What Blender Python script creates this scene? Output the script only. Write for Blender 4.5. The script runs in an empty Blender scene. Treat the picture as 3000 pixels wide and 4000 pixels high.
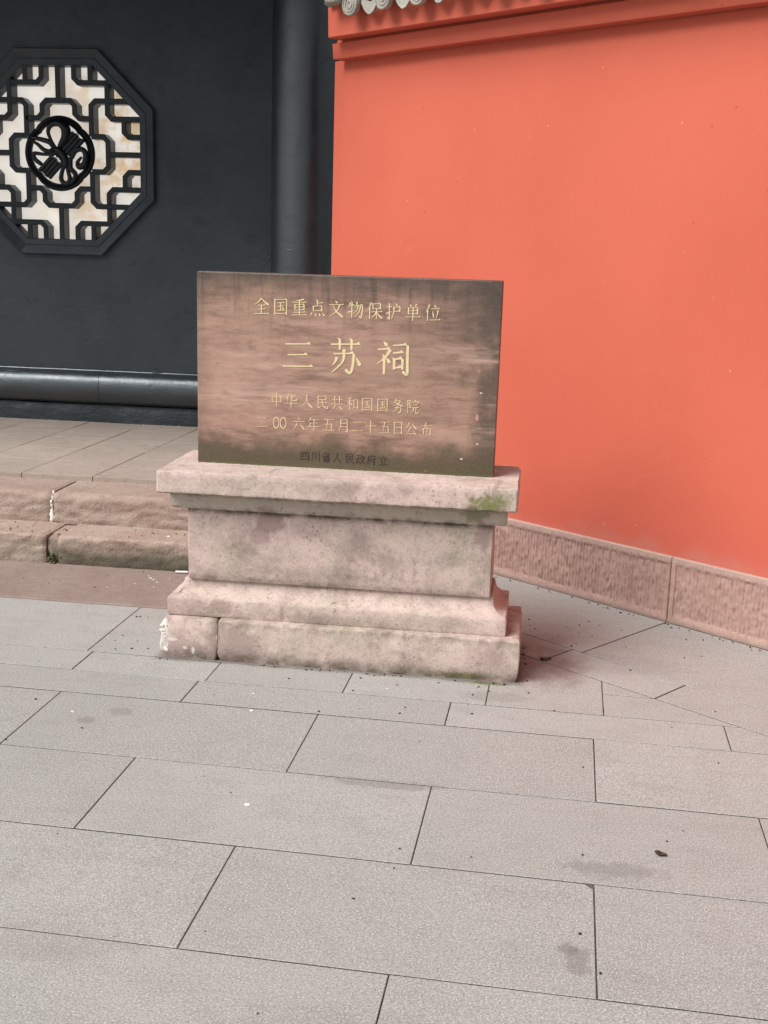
import bpy, math, random
from mathutils import Vector, Matrix, noise as mn

# ---------------------------------------------------------------- camera, world, sun
scene = bpy.context.scene
COL = scene.collection
random.seed(7)

PITCH, YAW, ROLL, FOC = 0.221729128, -0.12403022, 0.0299773519, 4588.82458
cam_d = bpy.data.cameras.new('camera')
cam = bpy.data.objects.new('camera', cam_d)
COL.objects.link(cam)
fw = Vector((math.sin(YAW)*math.cos(PITCH), math.cos(YAW)*math.cos(PITCH), -math.sin(PITCH)))
rt = Vector((math.cos(YAW), -math.sin(YAW), 0))
up = rt.cross(fw)
r2 = rt*math.cos(ROLL) + up*math.sin(ROLL)
u2 = -rt*math.sin(ROLL) + up*math.cos(ROLL)
cm = Matrix((r2, u2, -fw)).transposed().to_4x4()
cm.translation = Vector((1.23298702, -4.21061526, 1.52))
cam.matrix_world = cm
cam_d.sensor_fit = 'VERTICAL'
cam_d.sensor_height = 36
cam_d.sensor_width = 27
cam_d.lens = FOC*36/4000
cam_d.clip_end = 500
cam_d.clip_start = 0.05
scene.camera = cam

SUN_EL, SUN_AZ = math.radians(48), math.radians(230)    # azimuth clockwise from +Y: light comes from behind-left of the camera
world = bpy.data.worlds.new('World')
scene.world = world
world.use_nodes = True
wn = world.node_tree
wn.nodes.clear()
wo = wn.nodes.new('ShaderNodeOutputWorld')
wb = wn.nodes.new('ShaderNodeBackground')
sky = wn.nodes.new('ShaderNodeTexSky')
sky.sky_type = 'NISHITA'
sky.sun_disc = False
sky.sun_elevation = SUN_EL
sky.sun_rotation = SUN_AZ
sky.air_density = 1.0
sky.dust_density = 4.0
hs = wn.nodes.new('ShaderNodeHueSaturation')       # overcast: the sky is nearly grey
hs.inputs['Saturation'].default_value = 0.22
wn.links.new(sky.outputs[0], hs.inputs['Color'])
wn.links.new(hs.outputs[0], wb.inputs['Color'])
wb.inputs['Strength'].default_value = 0.07
wn.links.new(wb.outputs[0], wo.inputs['Surface'])

sun_d = bpy.data.lights.new('sun', 'SUN')
sun_d.energy = 2.5
sun_d.angle = math.radians(38)
sun_d.color = (1.0, 0.98, 0.955)
sun = bpy.data.objects.new('sun', sun_d)
COL.objects.link(sun)
sdir = Vector((math.sin(SUN_AZ)*math.cos(SUN_EL), math.cos(SUN_AZ)*math.cos(SUN_EL), math.sin(SUN_EL)))
sun.rotation_euler = sdir.to_track_quat('Z', 'Y').to_euler()

vs = scene.view_settings
vs.view_transform = 'Standard'
vs.look = 'None'
vs.exposure = 0.68
vs.gamma = 1
vs.use_curve_mapping = False

# ---------------------------------------------------------------- helpers
def tag(o, label=None, cat=None, group=None, kind=None):
    if label: o['label'] = label
    if cat: o['category'] = cat
    if group: o['group'] = group
    if kind: o['kind'] = kind
    return o

def empty(name, loc, label=None, cat=None, group=None):
    o = bpy.data.objects.new(name, None)
    o.location = loc
    o.empty_display_size = 0.1
    COL.objects.link(o)
    return tag(o, label, cat, group)

def wloc(p):
    v = Vector((0, 0, 0))
    while p:
        v += p.location
        p = p.parent
    return v

def mk(name, vf, mat, parent=None, smooth=None, kind=None, label=None):
    """link one mesh object given (verts, faces) in world coordinates"""
    v, f = vf
    L = wloc(parent)
    me = bpy.data.meshes.new(name)
    me.from_pydata([Vector(p) - L for p in v], [], f)
    me.update()
    if mat: me.materials.append(mat)
    o = bpy.data.objects.new(name, me)
    COL.objects.link(o)
    if parent: o.parent = parent
    if smooth is not None:
        me.polygons.foreach_set('use_smooth', [True]*len(me.polygons))
        me.set_sharp_from_angle(angle=math.radians(smooth))
    if kind: o['kind'] = kind
    if label: o['label'] = label
    return o

class MB:
    def __init__(s): s.v = []; s.f = []
    def add(s, vf):
        n = len(s.v); s.v += [tuple(p) for p in vf[0]]; s.f += [tuple(i+n for i in q) for q in vf[1]]
    def get(s): return s.v, s.f

def box(x0, x1, y0, y1, z0, z1, b=0.0):
    if b <= 0:
        v = [(x, y, z) for z in (z0, z1) for x, y in ((x0, y0), (x1, y0), (x1, y1), (x0, y1))]
        return v, [(3, 2, 1, 0), (4, 5, 6, 7), (0, 1, 5, 4), (1, 2, 6, 5), (2, 3, 7, 6), (3, 0, 4, 7)]
    rings = []
    for z, i in ((z0, b), (z0+b, 0), (z1-b, 0), (z1, b)):
        rings.append([(x0+i, y0+b, z), (x0+b, y0+i, z), (x1-b, y0+i, z), (x1-i, y0+b, z), (x1-i, y1-b, z), (x1-b, y1-i, z), (x0+b, y1-i, z), (x0+i, y1-b, z)])
    v = [p for r in rings for p in r]; f = [tuple(range(7, -1, -1)), tuple(range(24, 32))]
    for k in range(3):
        for j in range(8):
            f.append((k*8+j, k*8+(j+1) % 8, (k+1)*8+(j+1) % 8, (k+1)*8+j))
    return v, f

def nz(p, s, seed=0.0):
    return mn.noise(Vector((p[0]*s+seed, p[1]*s-seed*1.7, p[2]*s+seed*.3)))

def ring_block(x0, x1, y0, y1, prof, seg=0.03, amp=0.001, chip=0.006, seed=1.0, rc=0.004):
    """a stone tier: rectangle rings following a profile of (inset, z), worn edges"""
    ins = max(p[0] for p in prof)
    def side(a, b, n): return [a+(b-a)*i/n for i in range(n+1)]
    nx = max(2, int((x1-x0)/seg)); ny = max(2, int((y1-y0)/seg))
    base = []
    sx = side(x0+rc, x1-rc, nx); sy = side(y0+rc, y1-rc, ny)
    base += [((x, y0), (0, -1)) for x in sx] + [((x1, y), (1, 0)) for y in sy]
    base += [((x, y1), (0, 1)) for x in reversed(sx)] + [((x0, y), (-1, 0)) for y in reversed(sy)]
    cx, cy = (x0+x1)/2, (y0+y1)/2; hx, hy = (x1-x0)/2, (y1-y0)/2
    V = []; n = len(base)
    for k, (i, z) in enumerate(prof):
        edge = 1.0 if (0 < k < len(prof)-1 and (abs(prof[k-1][0]-i) > 1e-4 or abs(prof[k+1][0]-i) > 1e-4)) else .3
        for (x, y), nn in base:
            px = cx+(x-cx)*(hx-i)/hx; py = cy+(y-cy)*(hy-i)/hy
            p = (px, py, z)
            a = nz(p, 9, seed)*amp*1.5 + nz(p, 40, seed)*amp
            c = max(0.0, nz(p, 22, seed+5)-.32)*chip*4*edge
            corner = (abs(abs(x-cx)-hx) < .012 and abs(abs(y-cy)-hy) < .012)
            if corner: c += max(0, nz((px, py, z), 14, seed+9))*chip
            V.append((px+nn[0]*(a-c), py+nn[1]*(a-c), z + nz(p, 15, seed+3)*amp*(.8 if k else 0)))
    F = [tuple(range(n-1, -1, -1)), tuple(range((len(prof)-1)*n, len(prof)*n))]
    for k in range(len(prof)-1):
        for j in range(n):
            F.append((k*n+j, k*n+(j+1) % n, (k+1)*n+(j+1) % n, (k+1)*n+j))
    return V, F

def tube(pts, r, sides=8, flat=1.0, axis=None, closed=False):
    """sweep an ellipse (r across, r*flat along y) through pts (world)"""
    pts = [Vector(p) for p in pts]; n = len(pts); V = []; F = []
    ref = Vector(axis) if axis else Vector((0, 1, 0))
    for i, p in enumerate(pts):
        if closed: t = pts[(i+1) % n]-pts[i-1]
        else: t = pts[min(i+1, n-1)]-pts[max(i-1, 0)]
        t.normalize(); s = t.cross(ref); s.normalize(); q = s.cross(t)
        rr = r[i] if isinstance(r, (list, tuple)) else r
        for k in range(sides):
            a = 2*math.pi*k/sides
            V.append(p + s*math.cos(a)*rr + q*math.sin(a)*rr*flat)
    m = n if closed else n-1
    for i in range(m):
        for k in range(sides):
            a = i*sides+k; b = i*sides+(k+1) % sides; j = ((i+1) % n)*sides
            F.append((a, b, j+(k+1) % sides, j+k))
    if not closed:
        F.append(tuple(range(sides-1, -1, -1))); F.append(tuple(range((n-1)*sides, n*sides)))
    return V, F

def lathe(prof, centre, ax='z', seg=24):
    """prof: (r, h); ax the axis direction vector"""
    C = Vector(centre)
    A = Vector(ax) if not isinstance(ax, str) else Vector((0, 0, 1))
    A.normalize()
    U = A.orthogonal().normalized(); W = A.cross(U)
    V = []; F = []
    for r, h in prof:
        for k in range(seg):
            a = 2*math.pi*k/seg
            V.append(C + A*h + (U*math.cos(a)+W*math.sin(a))*max(r, 1e-4))
    for i in range(len(prof)-1):
        for k in range(seg):
            F.append((i*seg+k, i*seg+(k+1) % seg, (i+1)*seg+(k+1) % seg, (i+1)*seg+k))
    F.append(tuple(range(seg-1, -1, -1))); F.append(tuple(range((len(prof)-1)*seg, len(prof)*seg)))
    return V, F

def smoothline(P, n=6):
    """catmull-rom through control points of any dimension"""
    out = []
    m = len(P)
    for i in range(m-1):
        p0 = P[max(i-1, 0)]; p1 = P[i]; p2 = P[i+1]; p3 = P[min(i+2, m-1)]
        for k in range(n):
            t = k/n
            out.append(tuple(.5*((2*b)+(-a+c)*t+(2*a-5*b+4*c-d)*t*t+(-a+3*b-3*c+d)*t**3) for a, b, c, d in zip(p0, p1, p2, p3)))
    out.append(tuple(P[-1]))
    return out

def clip(poly, a, b, c):
    """keep the part of a convex polygon where a*x+b*y<=c"""
    out = []
    for i in range(len(poly)):
        p, q = poly[i], poly[(i+1) % len(poly)]
        dp, dq = a*p[0]+b*p[1]-c, a*q[0]+b*q[1]-c
        if dp <= 0: out.append(p)
        if dp*dq < 0:
            t = dp/(dp-dq); out.append((p[0]+(q[0]-p[0])*t, p[1]+(q[1]-p[1])*t))
    return out

def inset(poly, ds):
    """inset a convex ccw polygon, ds = distance or function(normal)->distance"""
    res = list(poly)
    for i in range(len(poly)):
        p, q = poly[i], poly[(i+1) % len(poly)]
        e = Vector((q[0]-p[0], q[1]-p[1]))
        if e.length < 1e-5: continue
        e.normalize(); nx, ny = e.y, -e.x
        d = ds(nx, ny) if callable(ds) else ds
        res = clip(res, nx, ny, nx*p[0]+ny*p[1]-d)
        if len(res) < 3: return []
    return res

def slab(poly, zt, zb, bev=0.0015, gap=0.002, tilt=0.0):
    o = inset(poly, gap)
    if len(o) < 3: return None
    i = inset(o, bev)
    if len(i) != len(o): i = o
    n = len(o)
    c = (sum(p[0] for p in o)/n, sum(p[1] for p in o)/n)
    tx, ty = random.uniform(-tilt, tilt), random.uniform(-tilt, tilt)
    zz = lambda p, z: z + (p[0]-c[0])*tx + (p[1]-c[1])*ty
    V = [(p[0], p[1], zb) for p in o] + [(p[0], p[1], zz(p, zt-bev)) for p in o] + [(p[0], p[1], zz(p, zt)) for p in i]
    F = [tuple(range(n-1, -1, -1)), tuple(range(2*n, 3*n))]
    for k in (0, 1):
        for j in range(n):
            F.append((k*n+j, k*n+(j+1) % n, (k+1)*n+(j+1) % n, (k+1)*n+j))
    return V, F

# ---------------------------------------------------------------- materials
class T:
    """small node-tree builder; values are sockets, numbers or colour tuples"""
    def __init__(s, name):
        s.m = bpy.data.materials.new(name); s.m.use_nodes = True
        s.t = s.m.node_tree; s.t.nodes.clear()
        s.out = s.t.nodes.new('ShaderNodeOutputMaterial')
        s.b = s.t.nodes.new('ShaderNodeBsdfPrincipled')
        s.t.links.new(s.b.outputs[0], s.out.inputs[0])
        s.geo = s.t.nodes.new('ShaderNodeNewGeometry')
        s.pos = s.geo.outputs['Position']
    def n(s, k): return s.t.nodes.new(k)
    def put(s, sock, v):
        if isinstance(v, bpy.types.NodeSocket): s.t.links.new(v, sock)
        elif isinstance(v, tuple) and len(v) == 3 and sock.type == 'RGBA': sock.default_value = (*v, 1)
        else: sock.default_value = v
    def math(s, op, a, b=0.0, c=None, clamp=False):
        x = s.n('ShaderNodeMath'); x.operation = op; x.use_clamp = clamp
        s.put(x.inputs[0], a); s.put(x.inputs[1], b)
        if c is not None: s.put(x.inputs[2], c)
        return x.outputs[0]
    def vmul(s, v, k):
        x = s.n('ShaderNodeVectorMath'); x.operation = 'MULTIPLY'
        s.put(x.inputs[0], v); s.put(x.inputs[1], k); return x.outputs[0]
    def vadd(s, v, k):
        x = s.n('ShaderNodeVectorMath'); x.operation = 'ADD'
        s.put(x.inputs[0], v); s.put(x.inputs[1], k); return x.outputs[0]
    def noise(s, scale, detail=3, rough=.55, vec=None, dist=0.0, off=None):
        x = s.n('ShaderNodeTexNoise'); v = vec if vec is not None else s.pos
        if off: v = s.vadd(v, off)
        s.put(x.inputs['Vector'], v); x.inputs['Scale'].default_value = scale
        x.inputs['Detail'].default_value = detail; x.inputs['Roughness'].default_value = rough
        x.inputs['Distortion'].default_value = dist
        return x.outputs[0]
    def vor(s, scale, feature='F1', vec=None, out=0, rnd=1.0):
        x = s.n('ShaderNodeTexVoronoi'); x.feature = feature
        s.put(x.inputs['Vector'], vec if vec is not None else s.pos); x.inputs['Scale'].default_value = scale
        x.inputs['Randomness'].default_value = rnd
        return x.outputs[out]
    def mr(s, v, a, b, c=0.0, d=1.0, smooth=False):
        x = s.n('ShaderNodeMapRange'); x.clamp = True
        if smooth: x.interpolation_type = 'SMOOTHSTEP'
        s.put(x.inputs[0], v)
        for i, q in enumerate((a, b, c, d)): s.put(x.inputs[i+1], q)
        return x.outputs[0]
    def mix(s, f, a, b, mode='MIX'):
        x = s.n('ShaderNodeMix'); x.data_type = 'RGBA'; x.blend_type = mode
        s.put(x.inputs[0], f); s.put(x.inputs[6], a); s.put(x.inputs[7], b)
        return x.outputs[2]
    def xyz(s, v=None):
        x = s.n('ShaderNodeSeparateXYZ'); s.put(x.inputs[0], v if v is not None else s.pos); return x.outputs
    def blob(s, c, r, soft=.6, wob=.35, wscale=18, sx=1, sy=1, sz=1):
        """irregular patch around world point c"""
        d = s.n('ShaderNodeVectorMath'); d.operation = 'SUBTRACT'; s.put(d.inputs[0], s.pos); d.inputs[1].default_value = c
        e = s.vmul(d.outputs[0], (1/(r*sx), 1/(r*sy), 1/(r*sz)))
        l = s.n('ShaderNodeVectorMath'); l.operation = 'LENGTH'; s.put(l.inputs[0], e)
        w = s.math('MULTIPLY', s.math('SUBTRACT', s.noise(wscale, 4, .65), .5), wob*4)
        return s.mr(s.math('ADD', l.outputs[1], w), 1.0, 1.0-soft, 0, 1, True)
    def rnd(s):
        x = s.n('ShaderNodeObjectInfo'); return x.outputs['Random']
    def done(s, col, rough=.8, bump=None, bstr=.3, bdist=.002, spec=.3, normal_in=None):
        s.put(s.b.inputs['Base Color'], col); s.put(s.b.inputs['Roughness'], rough)
        s.b.inputs['Specular IOR Level'].default_value = spec
        if bump is not None:
            x = s.n('ShaderNodeBump'); x.inputs['Strength'].default_value = bstr; x.inputs['Distance'].default_value = bdist
            s.put(x.inputs['Height'], bump); s.put(s.b.inputs['Normal'], x.outputs[0])
        return s.m

def m_granite():
    t = T('granite_paving')
    r = t.rnd()
    fine = t.noise(210, 2, .8)
    grit = t.noise(85, 4, .8)
    big = t.noise(2.2, 4, .6)
    patch = t.noise(9, 5, .65, off=(3, 7, 0))
    col = t.mix(t.mr(big, .35, .65), (.315, .308, .292), (.345, .330, .311))
    col = t.mix(t.mr(r, 0, 1, 0, .75), col, (.355, .345, .33))
    r2_ = t.math('FRACT', t.math('MULTIPLY', r, 7.3))
    col = t.mix(t.mr(r2_, .4, 1, 0, .45), col, (.275, .262, .245))
    band = t.noise(1, 4, .6, vec=t.vmul(t.pos, (3, 14, 1)))
    col = t.mix(t.mr(band, .5, .7, 0, .3), col, (.24, .225, .21))
    col = t.mix(t.mr(patch, .5, .72, 0, .35), col, (.235, .215, .20))
    col = t.mix(t.mr(grit, .50, .66, 0, .55), col, (.20, .185, .175))
    col = t.mix(t.mr(fine, .54, .68, 0, .8), col, (.62, .60, .57))
    col = t.mix(t.mr(fine, .44, .30, 0, .75), col, (.12, .11, .105))
    # sparse pale and dark grains and damp spots
    v = t.vor(55, 'F1'); col = t.mix(t.mr(v, .10, .05, 0, .35), col, (.12, .10, .09))
    for c, rr, sx, sy, k in (((1.50, -1.455, 0), .075, 1.9, .7, .36), ((1.40, -1.86, 0), .045, .8, 1.6, .4), ((-.06, -.71, 0), .05, 1.2, .8, .3),
                          ((.86, -1.075, 0), .10, 2.2, .35, .35), ((-.14, -.80, 0), .035, 1, 1, .35), ((.25, -2.0, 0), .12, 1.8, .8, .14), ((1.38, -1.82, 0), .03, 1, 1, .4),
                          ((.9, -2.2, 0), .2, 1.4, .6, .12), ((1.15, -.33, 0), .10, 1.6, .6, .25), ((1.6, .1, 0), .2, 1.5, .8, .15)):
        col = t.mix(t.math('MULTIPLY', t.blob(c, rr, .5, .45, 26, sx, sy, 5), k), col, (.12, .105, .095))
    # soft reddish shade beside the monument painted into the paving, green film at its foot
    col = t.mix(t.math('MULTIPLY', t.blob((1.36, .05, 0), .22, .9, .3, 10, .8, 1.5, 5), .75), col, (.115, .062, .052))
    col = t.mix(t.math('MULTIPLY', t.blob((1.12, -.20, 0), .05, .7, .5, 40, 2.2, .5, 5), .8), col, (.13, .16, .04))
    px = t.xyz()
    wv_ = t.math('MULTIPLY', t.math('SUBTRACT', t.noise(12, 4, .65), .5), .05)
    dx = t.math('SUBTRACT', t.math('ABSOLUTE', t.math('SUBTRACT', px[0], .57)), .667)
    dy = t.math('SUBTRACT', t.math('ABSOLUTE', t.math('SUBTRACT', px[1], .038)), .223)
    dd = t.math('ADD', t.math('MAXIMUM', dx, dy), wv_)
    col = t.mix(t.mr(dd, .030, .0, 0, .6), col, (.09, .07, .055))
    h = t.math('ADD', t.math('MULTIPLY', fine, .6), t.math('ADD', grit, t.math('MULTIPLY', patch, .5)))
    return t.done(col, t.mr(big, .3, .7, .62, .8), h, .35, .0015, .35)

def m_plain(name, c, rough=.8, var=.25, scale=30, bump=.3, spec=.3):
    t = T(name); a = t.noise(scale, 4, .65); b = t.noise(scale*9, 2, .6)
    col = t.mix(t.mr(a, .35, .65), tuple(x*(1-var) for x in c), tuple(min(1, x*(1+var)) for x in c))
    return t.done(col, rough, t.math('ADD', a, b), bump, .002, spec)

def m_monument():
    t = T('weathered_pink_sandstone')
    p = t.xyz()
    big = t.noise(3.5, 4, .6, dist=.4); mid = t.noise(16, 5, .7); fine = t.noise(240, 3, .7); grit = t.noise(90, 3, .7)
    col = t.mix(t.mr(big, .38, .62), (.60, .455, .415), (.53, .435, .375))
    col = t.mix(t.mr(t.noise(7, 5, .62, off=(9, 2, 4)), .48, .66, 0, .75), col, (.34, .255, .225))
    col = t.mix(t.mr(mid, .50, .72, 0, .40), col, (.27, .21, .175))
    col = t.mix(t.mr(t.noise(5, 5, .7, off=(5, 5, 5)), .54, .66, 0, .6), col, (.33, .30, .22))
    col = t.mix(t.mr(grit, .55, .75, 0, .7), col, (.17, .135, .115))
    col = t.mix(t.mr(fine, .55, .70, 0, .55), col, (.66, .55, .50))
    col = t.mix(t.mr(fine, .44, .30, 0, .55), col, (.20, .15, .13))
    col = t.mix(t.math('MULTIPLY', t.math('MULTIPLY', t.mr(p[2], .560, .570), t.mr(p[2], .632, .624)), .55), col, (.52, .475, .38))
    pit = t.noise(46, 4, .75, off=(2, 9, 1))
    col = t.mix(t.math('MULTIPLY', t.mr(pit, .55, .66, 0, .65), t.mr(t.noise(6, 3, .6, off=(1, 1, 7)), .42, .62)), col, (.20, .155, .125))
    col = t.mix(t.mr(pit, .43, .34, 0, .5), col, (.62, .53, .48))
    # lichen dots
    v = t.vor(38); dm = t.math('MULTIPLY', t.mr(v, .22, .14), t.mr(t.noise(3, 2, .5, off=(1, 8, 3)), .50, .62))
    col = t.mix(t.math('MULTIPLY', dm, .6), col, (.17, .13, .10))
    # purple-brown bare patches, paler limed patches, moss, dirt at edges
    brown = (.27, .185, .17)
    for c, r, sx, sz, k in (((.30, -.11, .53), .07, .9, 1.0, .75), ((.27, -.11, .47), .05, 1.0, .9, .55), ((.18, -.19, .07), .12, 1.1, .8, .6),
                            ((.13, -.15, .20), .06, 1.0, .6, .5), ((.36, -.15, .19), .022, .6, 1.6, .6), ((.02, -.15, .19), .09, 1.0, .6, .35), ((1.08, -.11, .52), .05, .8, 1.2, .6),
                            ((.0, -.19, .04), .09, 1.2, .6, .4)):
        col = t.mix(t.math('MULTIPLY', t.blob(c, r, .45, .35, 26, sx, 2.5, sz), k), col, brown)
    grey = (.20, .17, .135)
    for c, r, sx, sz, k in (((.75, -.11, .40), .09, 1.4, .8, .7), ((.62, -.11, .45), .08, 1.5, 1.2, .4), ((.20, -.11, .42), .08, 1.4, .7, .45), ((.95, -.11, .42), .07, 1.2, .8, .5), ((.55, -.11, .34), .1, 3, .4, .5),
                            ((.55, -.15, .18), .09, 3, .3, .5), ((.95, -.15, .2), .08, 2.5, .4, .4), ((.5, -.2, .71), .2, 2.6, .3, .3)):
        col = t.mix(t.math('MULTIPLY', t.blob(c, r, .8, .55, 34, sx, 2.5, sz), k*.65), col, grey)
    moss = (.135, .155, .035)
    for c, r, sx, sz, k in (((1.10, -.20, .655), .065, 1.5, .8, .85), ((1.05, -.12, .60), .06, 1.3, .7, .6), ((1.03, -.19, .012), .05, 2.6, .45, .75), ((-.05, -.12, .625), .035, 1.6, .5, .6), ((.09, -.12, .625), .02, 1.0, .8, .6)):
        col = t.mix(t.math('MULTIPLY', t.blob(c, r, .8, .5, 40, sx, 2.5, sz), k), col, moss)
    # drip marks under the top edge of the cap
    dr = t.math('MULTIPLY', t.mr(t.noise(1, 3, .6, vec=t.vmul(t.pos, (26, 3, 2))), .60, .70), t.mr(p[2], .655, .705))
    col = t.mix(t.math('MULTIPLY', dr, .45), col, (.17, .12, .10))
    # thin shade lines under mouldings painted in, dirt at ground
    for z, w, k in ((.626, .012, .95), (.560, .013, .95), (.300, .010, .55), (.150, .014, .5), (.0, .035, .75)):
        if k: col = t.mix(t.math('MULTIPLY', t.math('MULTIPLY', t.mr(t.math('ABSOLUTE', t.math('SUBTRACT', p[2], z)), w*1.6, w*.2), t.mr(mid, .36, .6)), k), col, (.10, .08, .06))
    # mineral deposit on the broken left corner
    for c, r, sx, sz in (((-.085, -.18, .112), .034, .8, 1.3), ((-.088, -.18, .055), .025, .8, 1.2), ((-.05, -.18, .075), .014, 1.8, .5), ((.03, -.185, .035), .012, .6, 1.5), ((.0, -.185, .045), .008, 1.2, 1)):
        col = t.mix(t.blob(c, r, .35, .4, 60, sx, 2, sz), col, (.60, .56, .52))
    h = t.math('ADD', t.math('MULTIPLY', fine, .4), t.math('ADD', grit, t.math('MULTIPLY', mid, 1.6)))
    return t.done(col, .86, h, .5, .0022, .25)

def m_plaque():
    t = T('banded_brown_sandstone')
    p = t.xyz()
    warp = t.noise(2.6, 3, .5)
    sc = t.vadd(t.vmul(t.pos, (3.4, 2, 17)), (0, 0, 0))
    cmb = t.n('ShaderNodeCombineXYZ'); t.put(cmb.inputs[2], t.math('MULTIPLY', warp, 1.2))
    sv = t.vadd(sc, cmb.outputs[0])
    a = t.noise(1.1, 6, .62, vec=sv); b = t.noise(3.2, 6, .65, vec=sv); c_ = t.noise(.45, 3, .5, vec=sv)
    fine = t.noise(260, 3, .7); mid = t.noise(22, 5, .68); xb = t.noise(60, 4, .6)
    col = t.mix(t.mr(a, .36, .62), (.195, .125, .098), (.42, .262, .205))
    col = t.mix(t.mr(b, .42, .66, 0, .75), col, (.50, .345, .27))
    col = t.mix(t.mr(b, .46, .30, 0, .6), col, (.16, .10, .08))
    col = t.mix(t.mr(t.noise(2.2, 3, .6, off=(4, 4, 4)), .5, .68, 0, .6), col, (.40, .29, .20))
    # paler, pinker middle-left; sooty top, right and green-black foot
    left = t.mr(p[0], 0.0, .42, 1, 0); midz = t.math('MULTIPLY', t.mr(p[2], .80, .94), t.mr(p[2], 1.30, 1.12))
    col = t.mix(t.math('MULTIPLY', t.math('MULTIPLY', left, midz), .45), col, (.60, .41, .33))
    col = t.mix(t.math('MULTIPLY', midz, .18), col, (.52, .34, .27))
    wob = t.math('MULTIPLY', t.math('SUBTRACT', t.noise(7, 5, .65), .5), .20)
    zz = t.math('ADD', p[2], wob)
    soot = (.062, .053, .042)
    col = t.mix(t.mr(zz, 1.28, 1.42, 0, .80, True), col, soot)
    col = t.mix(t.mr(zz, 1.39, 1.44, 0, .7), col, (.035, .035, .024))
    xr = t.math('ADD', p[0], t.math('MULTIPLY', wob, 2.0))
    rtop = t.math('MULTIPLY', t.mr(xr, .72, 1.06, 0, 1, True), t.mr(zz, .98, 1.36, 0, 1, True))
    col = t.mix(t.math('MULTIPLY', rtop, .75), col, soot)
    col = t.mix(t.mr(xr, .98, 1.10, 0, .8, True), col, soot)
    col = t.mix(t.mr(t.math('ADD', p[0], t.math('MULTIPLY', wob, .6)), .05, -.01, 0, .45), col, (.11, .085, .07))
    foot = t.mr(zz, .855, .765, 0, .92, True)
    col = t.mix(foot, col, (.082, .070, .042))
    col = t.mix(t.math('MULTIPLY', t.mr(zz, .80, .72), t.mr(mid, .42, .6)), col, (.075, .085, .03))
    col = t.mix(t.mr(p[2], .724, .716, 0, .6), col, (.15, .17, .05))
    dr = t.math('MULTIPLY', t.mr(t.noise(1, 4, .6, vec=t.vmul(t.pos, (30, 3, 1.6))), .52, .66), t.mr(zz, 1.16, 1.36))
    col = t.mix(t.math('MULTIPLY', dr, .6), col, (.06, .048, .04))
    col = t.mix(t.mr(mid, .55, .72, 0, .5), col, (.15, .11, .09))
    # pale round lichen spots and specks
    v = t.vor(13); sp = t.math('MULTIPLY', t.mr(v, .085, .055), t.mr(t.noise(5, 1, .5, off=(2, 2, 9)), .5, .56))
    col = t.mix(t.math('MULTIPLY', sp, .5), col, (.50, .36, .31))
    col = t.mix(t.blob((1.035, 0, .93), .012, .4, .5, 50, .6, 4, 1.2), col, (.62, .36, .33))
    for q in ((.985, 0, .777), (1.04, 0, .835), (1.045, 0, 1.02)):
        col = t.mix(t.blob(q, .0045, .4, .5, 90, 1.4, 5, .8), col, (.70, .68, .64))
    col = t.mix(t.mr(fine, .54, .68, 0, .35), col, (.50, .40, .34))
    col = t.mix(t.mr(fine, .45, .32, 0, .45), col, (.07, .05, .04))
    col = t.mix(1.0, col, (.88, .80, .77), 'MULTIPLY')
    dk = t.noise(1, 5, .7, vec=t.vmul(t.pos, (1.3, 1, 9)), off=(3, 0, 1))
    col = t.mix(t.mr(dk, .50, .66, 0, .32), col, (.15, .10, .08))
    col = t.mix(t.math('MULTIPLY', t.mr(dk, .46, .34), midz), col, (.50, .34, .27))
    h = t.math('ADD', t.math('MULTIPLY', fine, .5), t.math('ADD', t.math('MULTIPLY', b, 1.2), mid))
    return t.done(col, t.mr(a, .3, .7, .38, .58), h, .22, .0012, .5)

def m_gold(name, c, c2, wear):
    t = T(name)
    a = t.noise(70, 4, .7); b = t.noise(300, 2, .6)
    col = t.mix(t.mr(a, .35, .65), c, tuple(x*.8 for x in c))
    col = t.mix(t.mr(t.noise(24, 4, .7, off=(3, 1, 2)), wear, wear+.12, 0, .85), col, c2)
    return t.done(col, .5, b, .3, .0006, .5)

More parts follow.
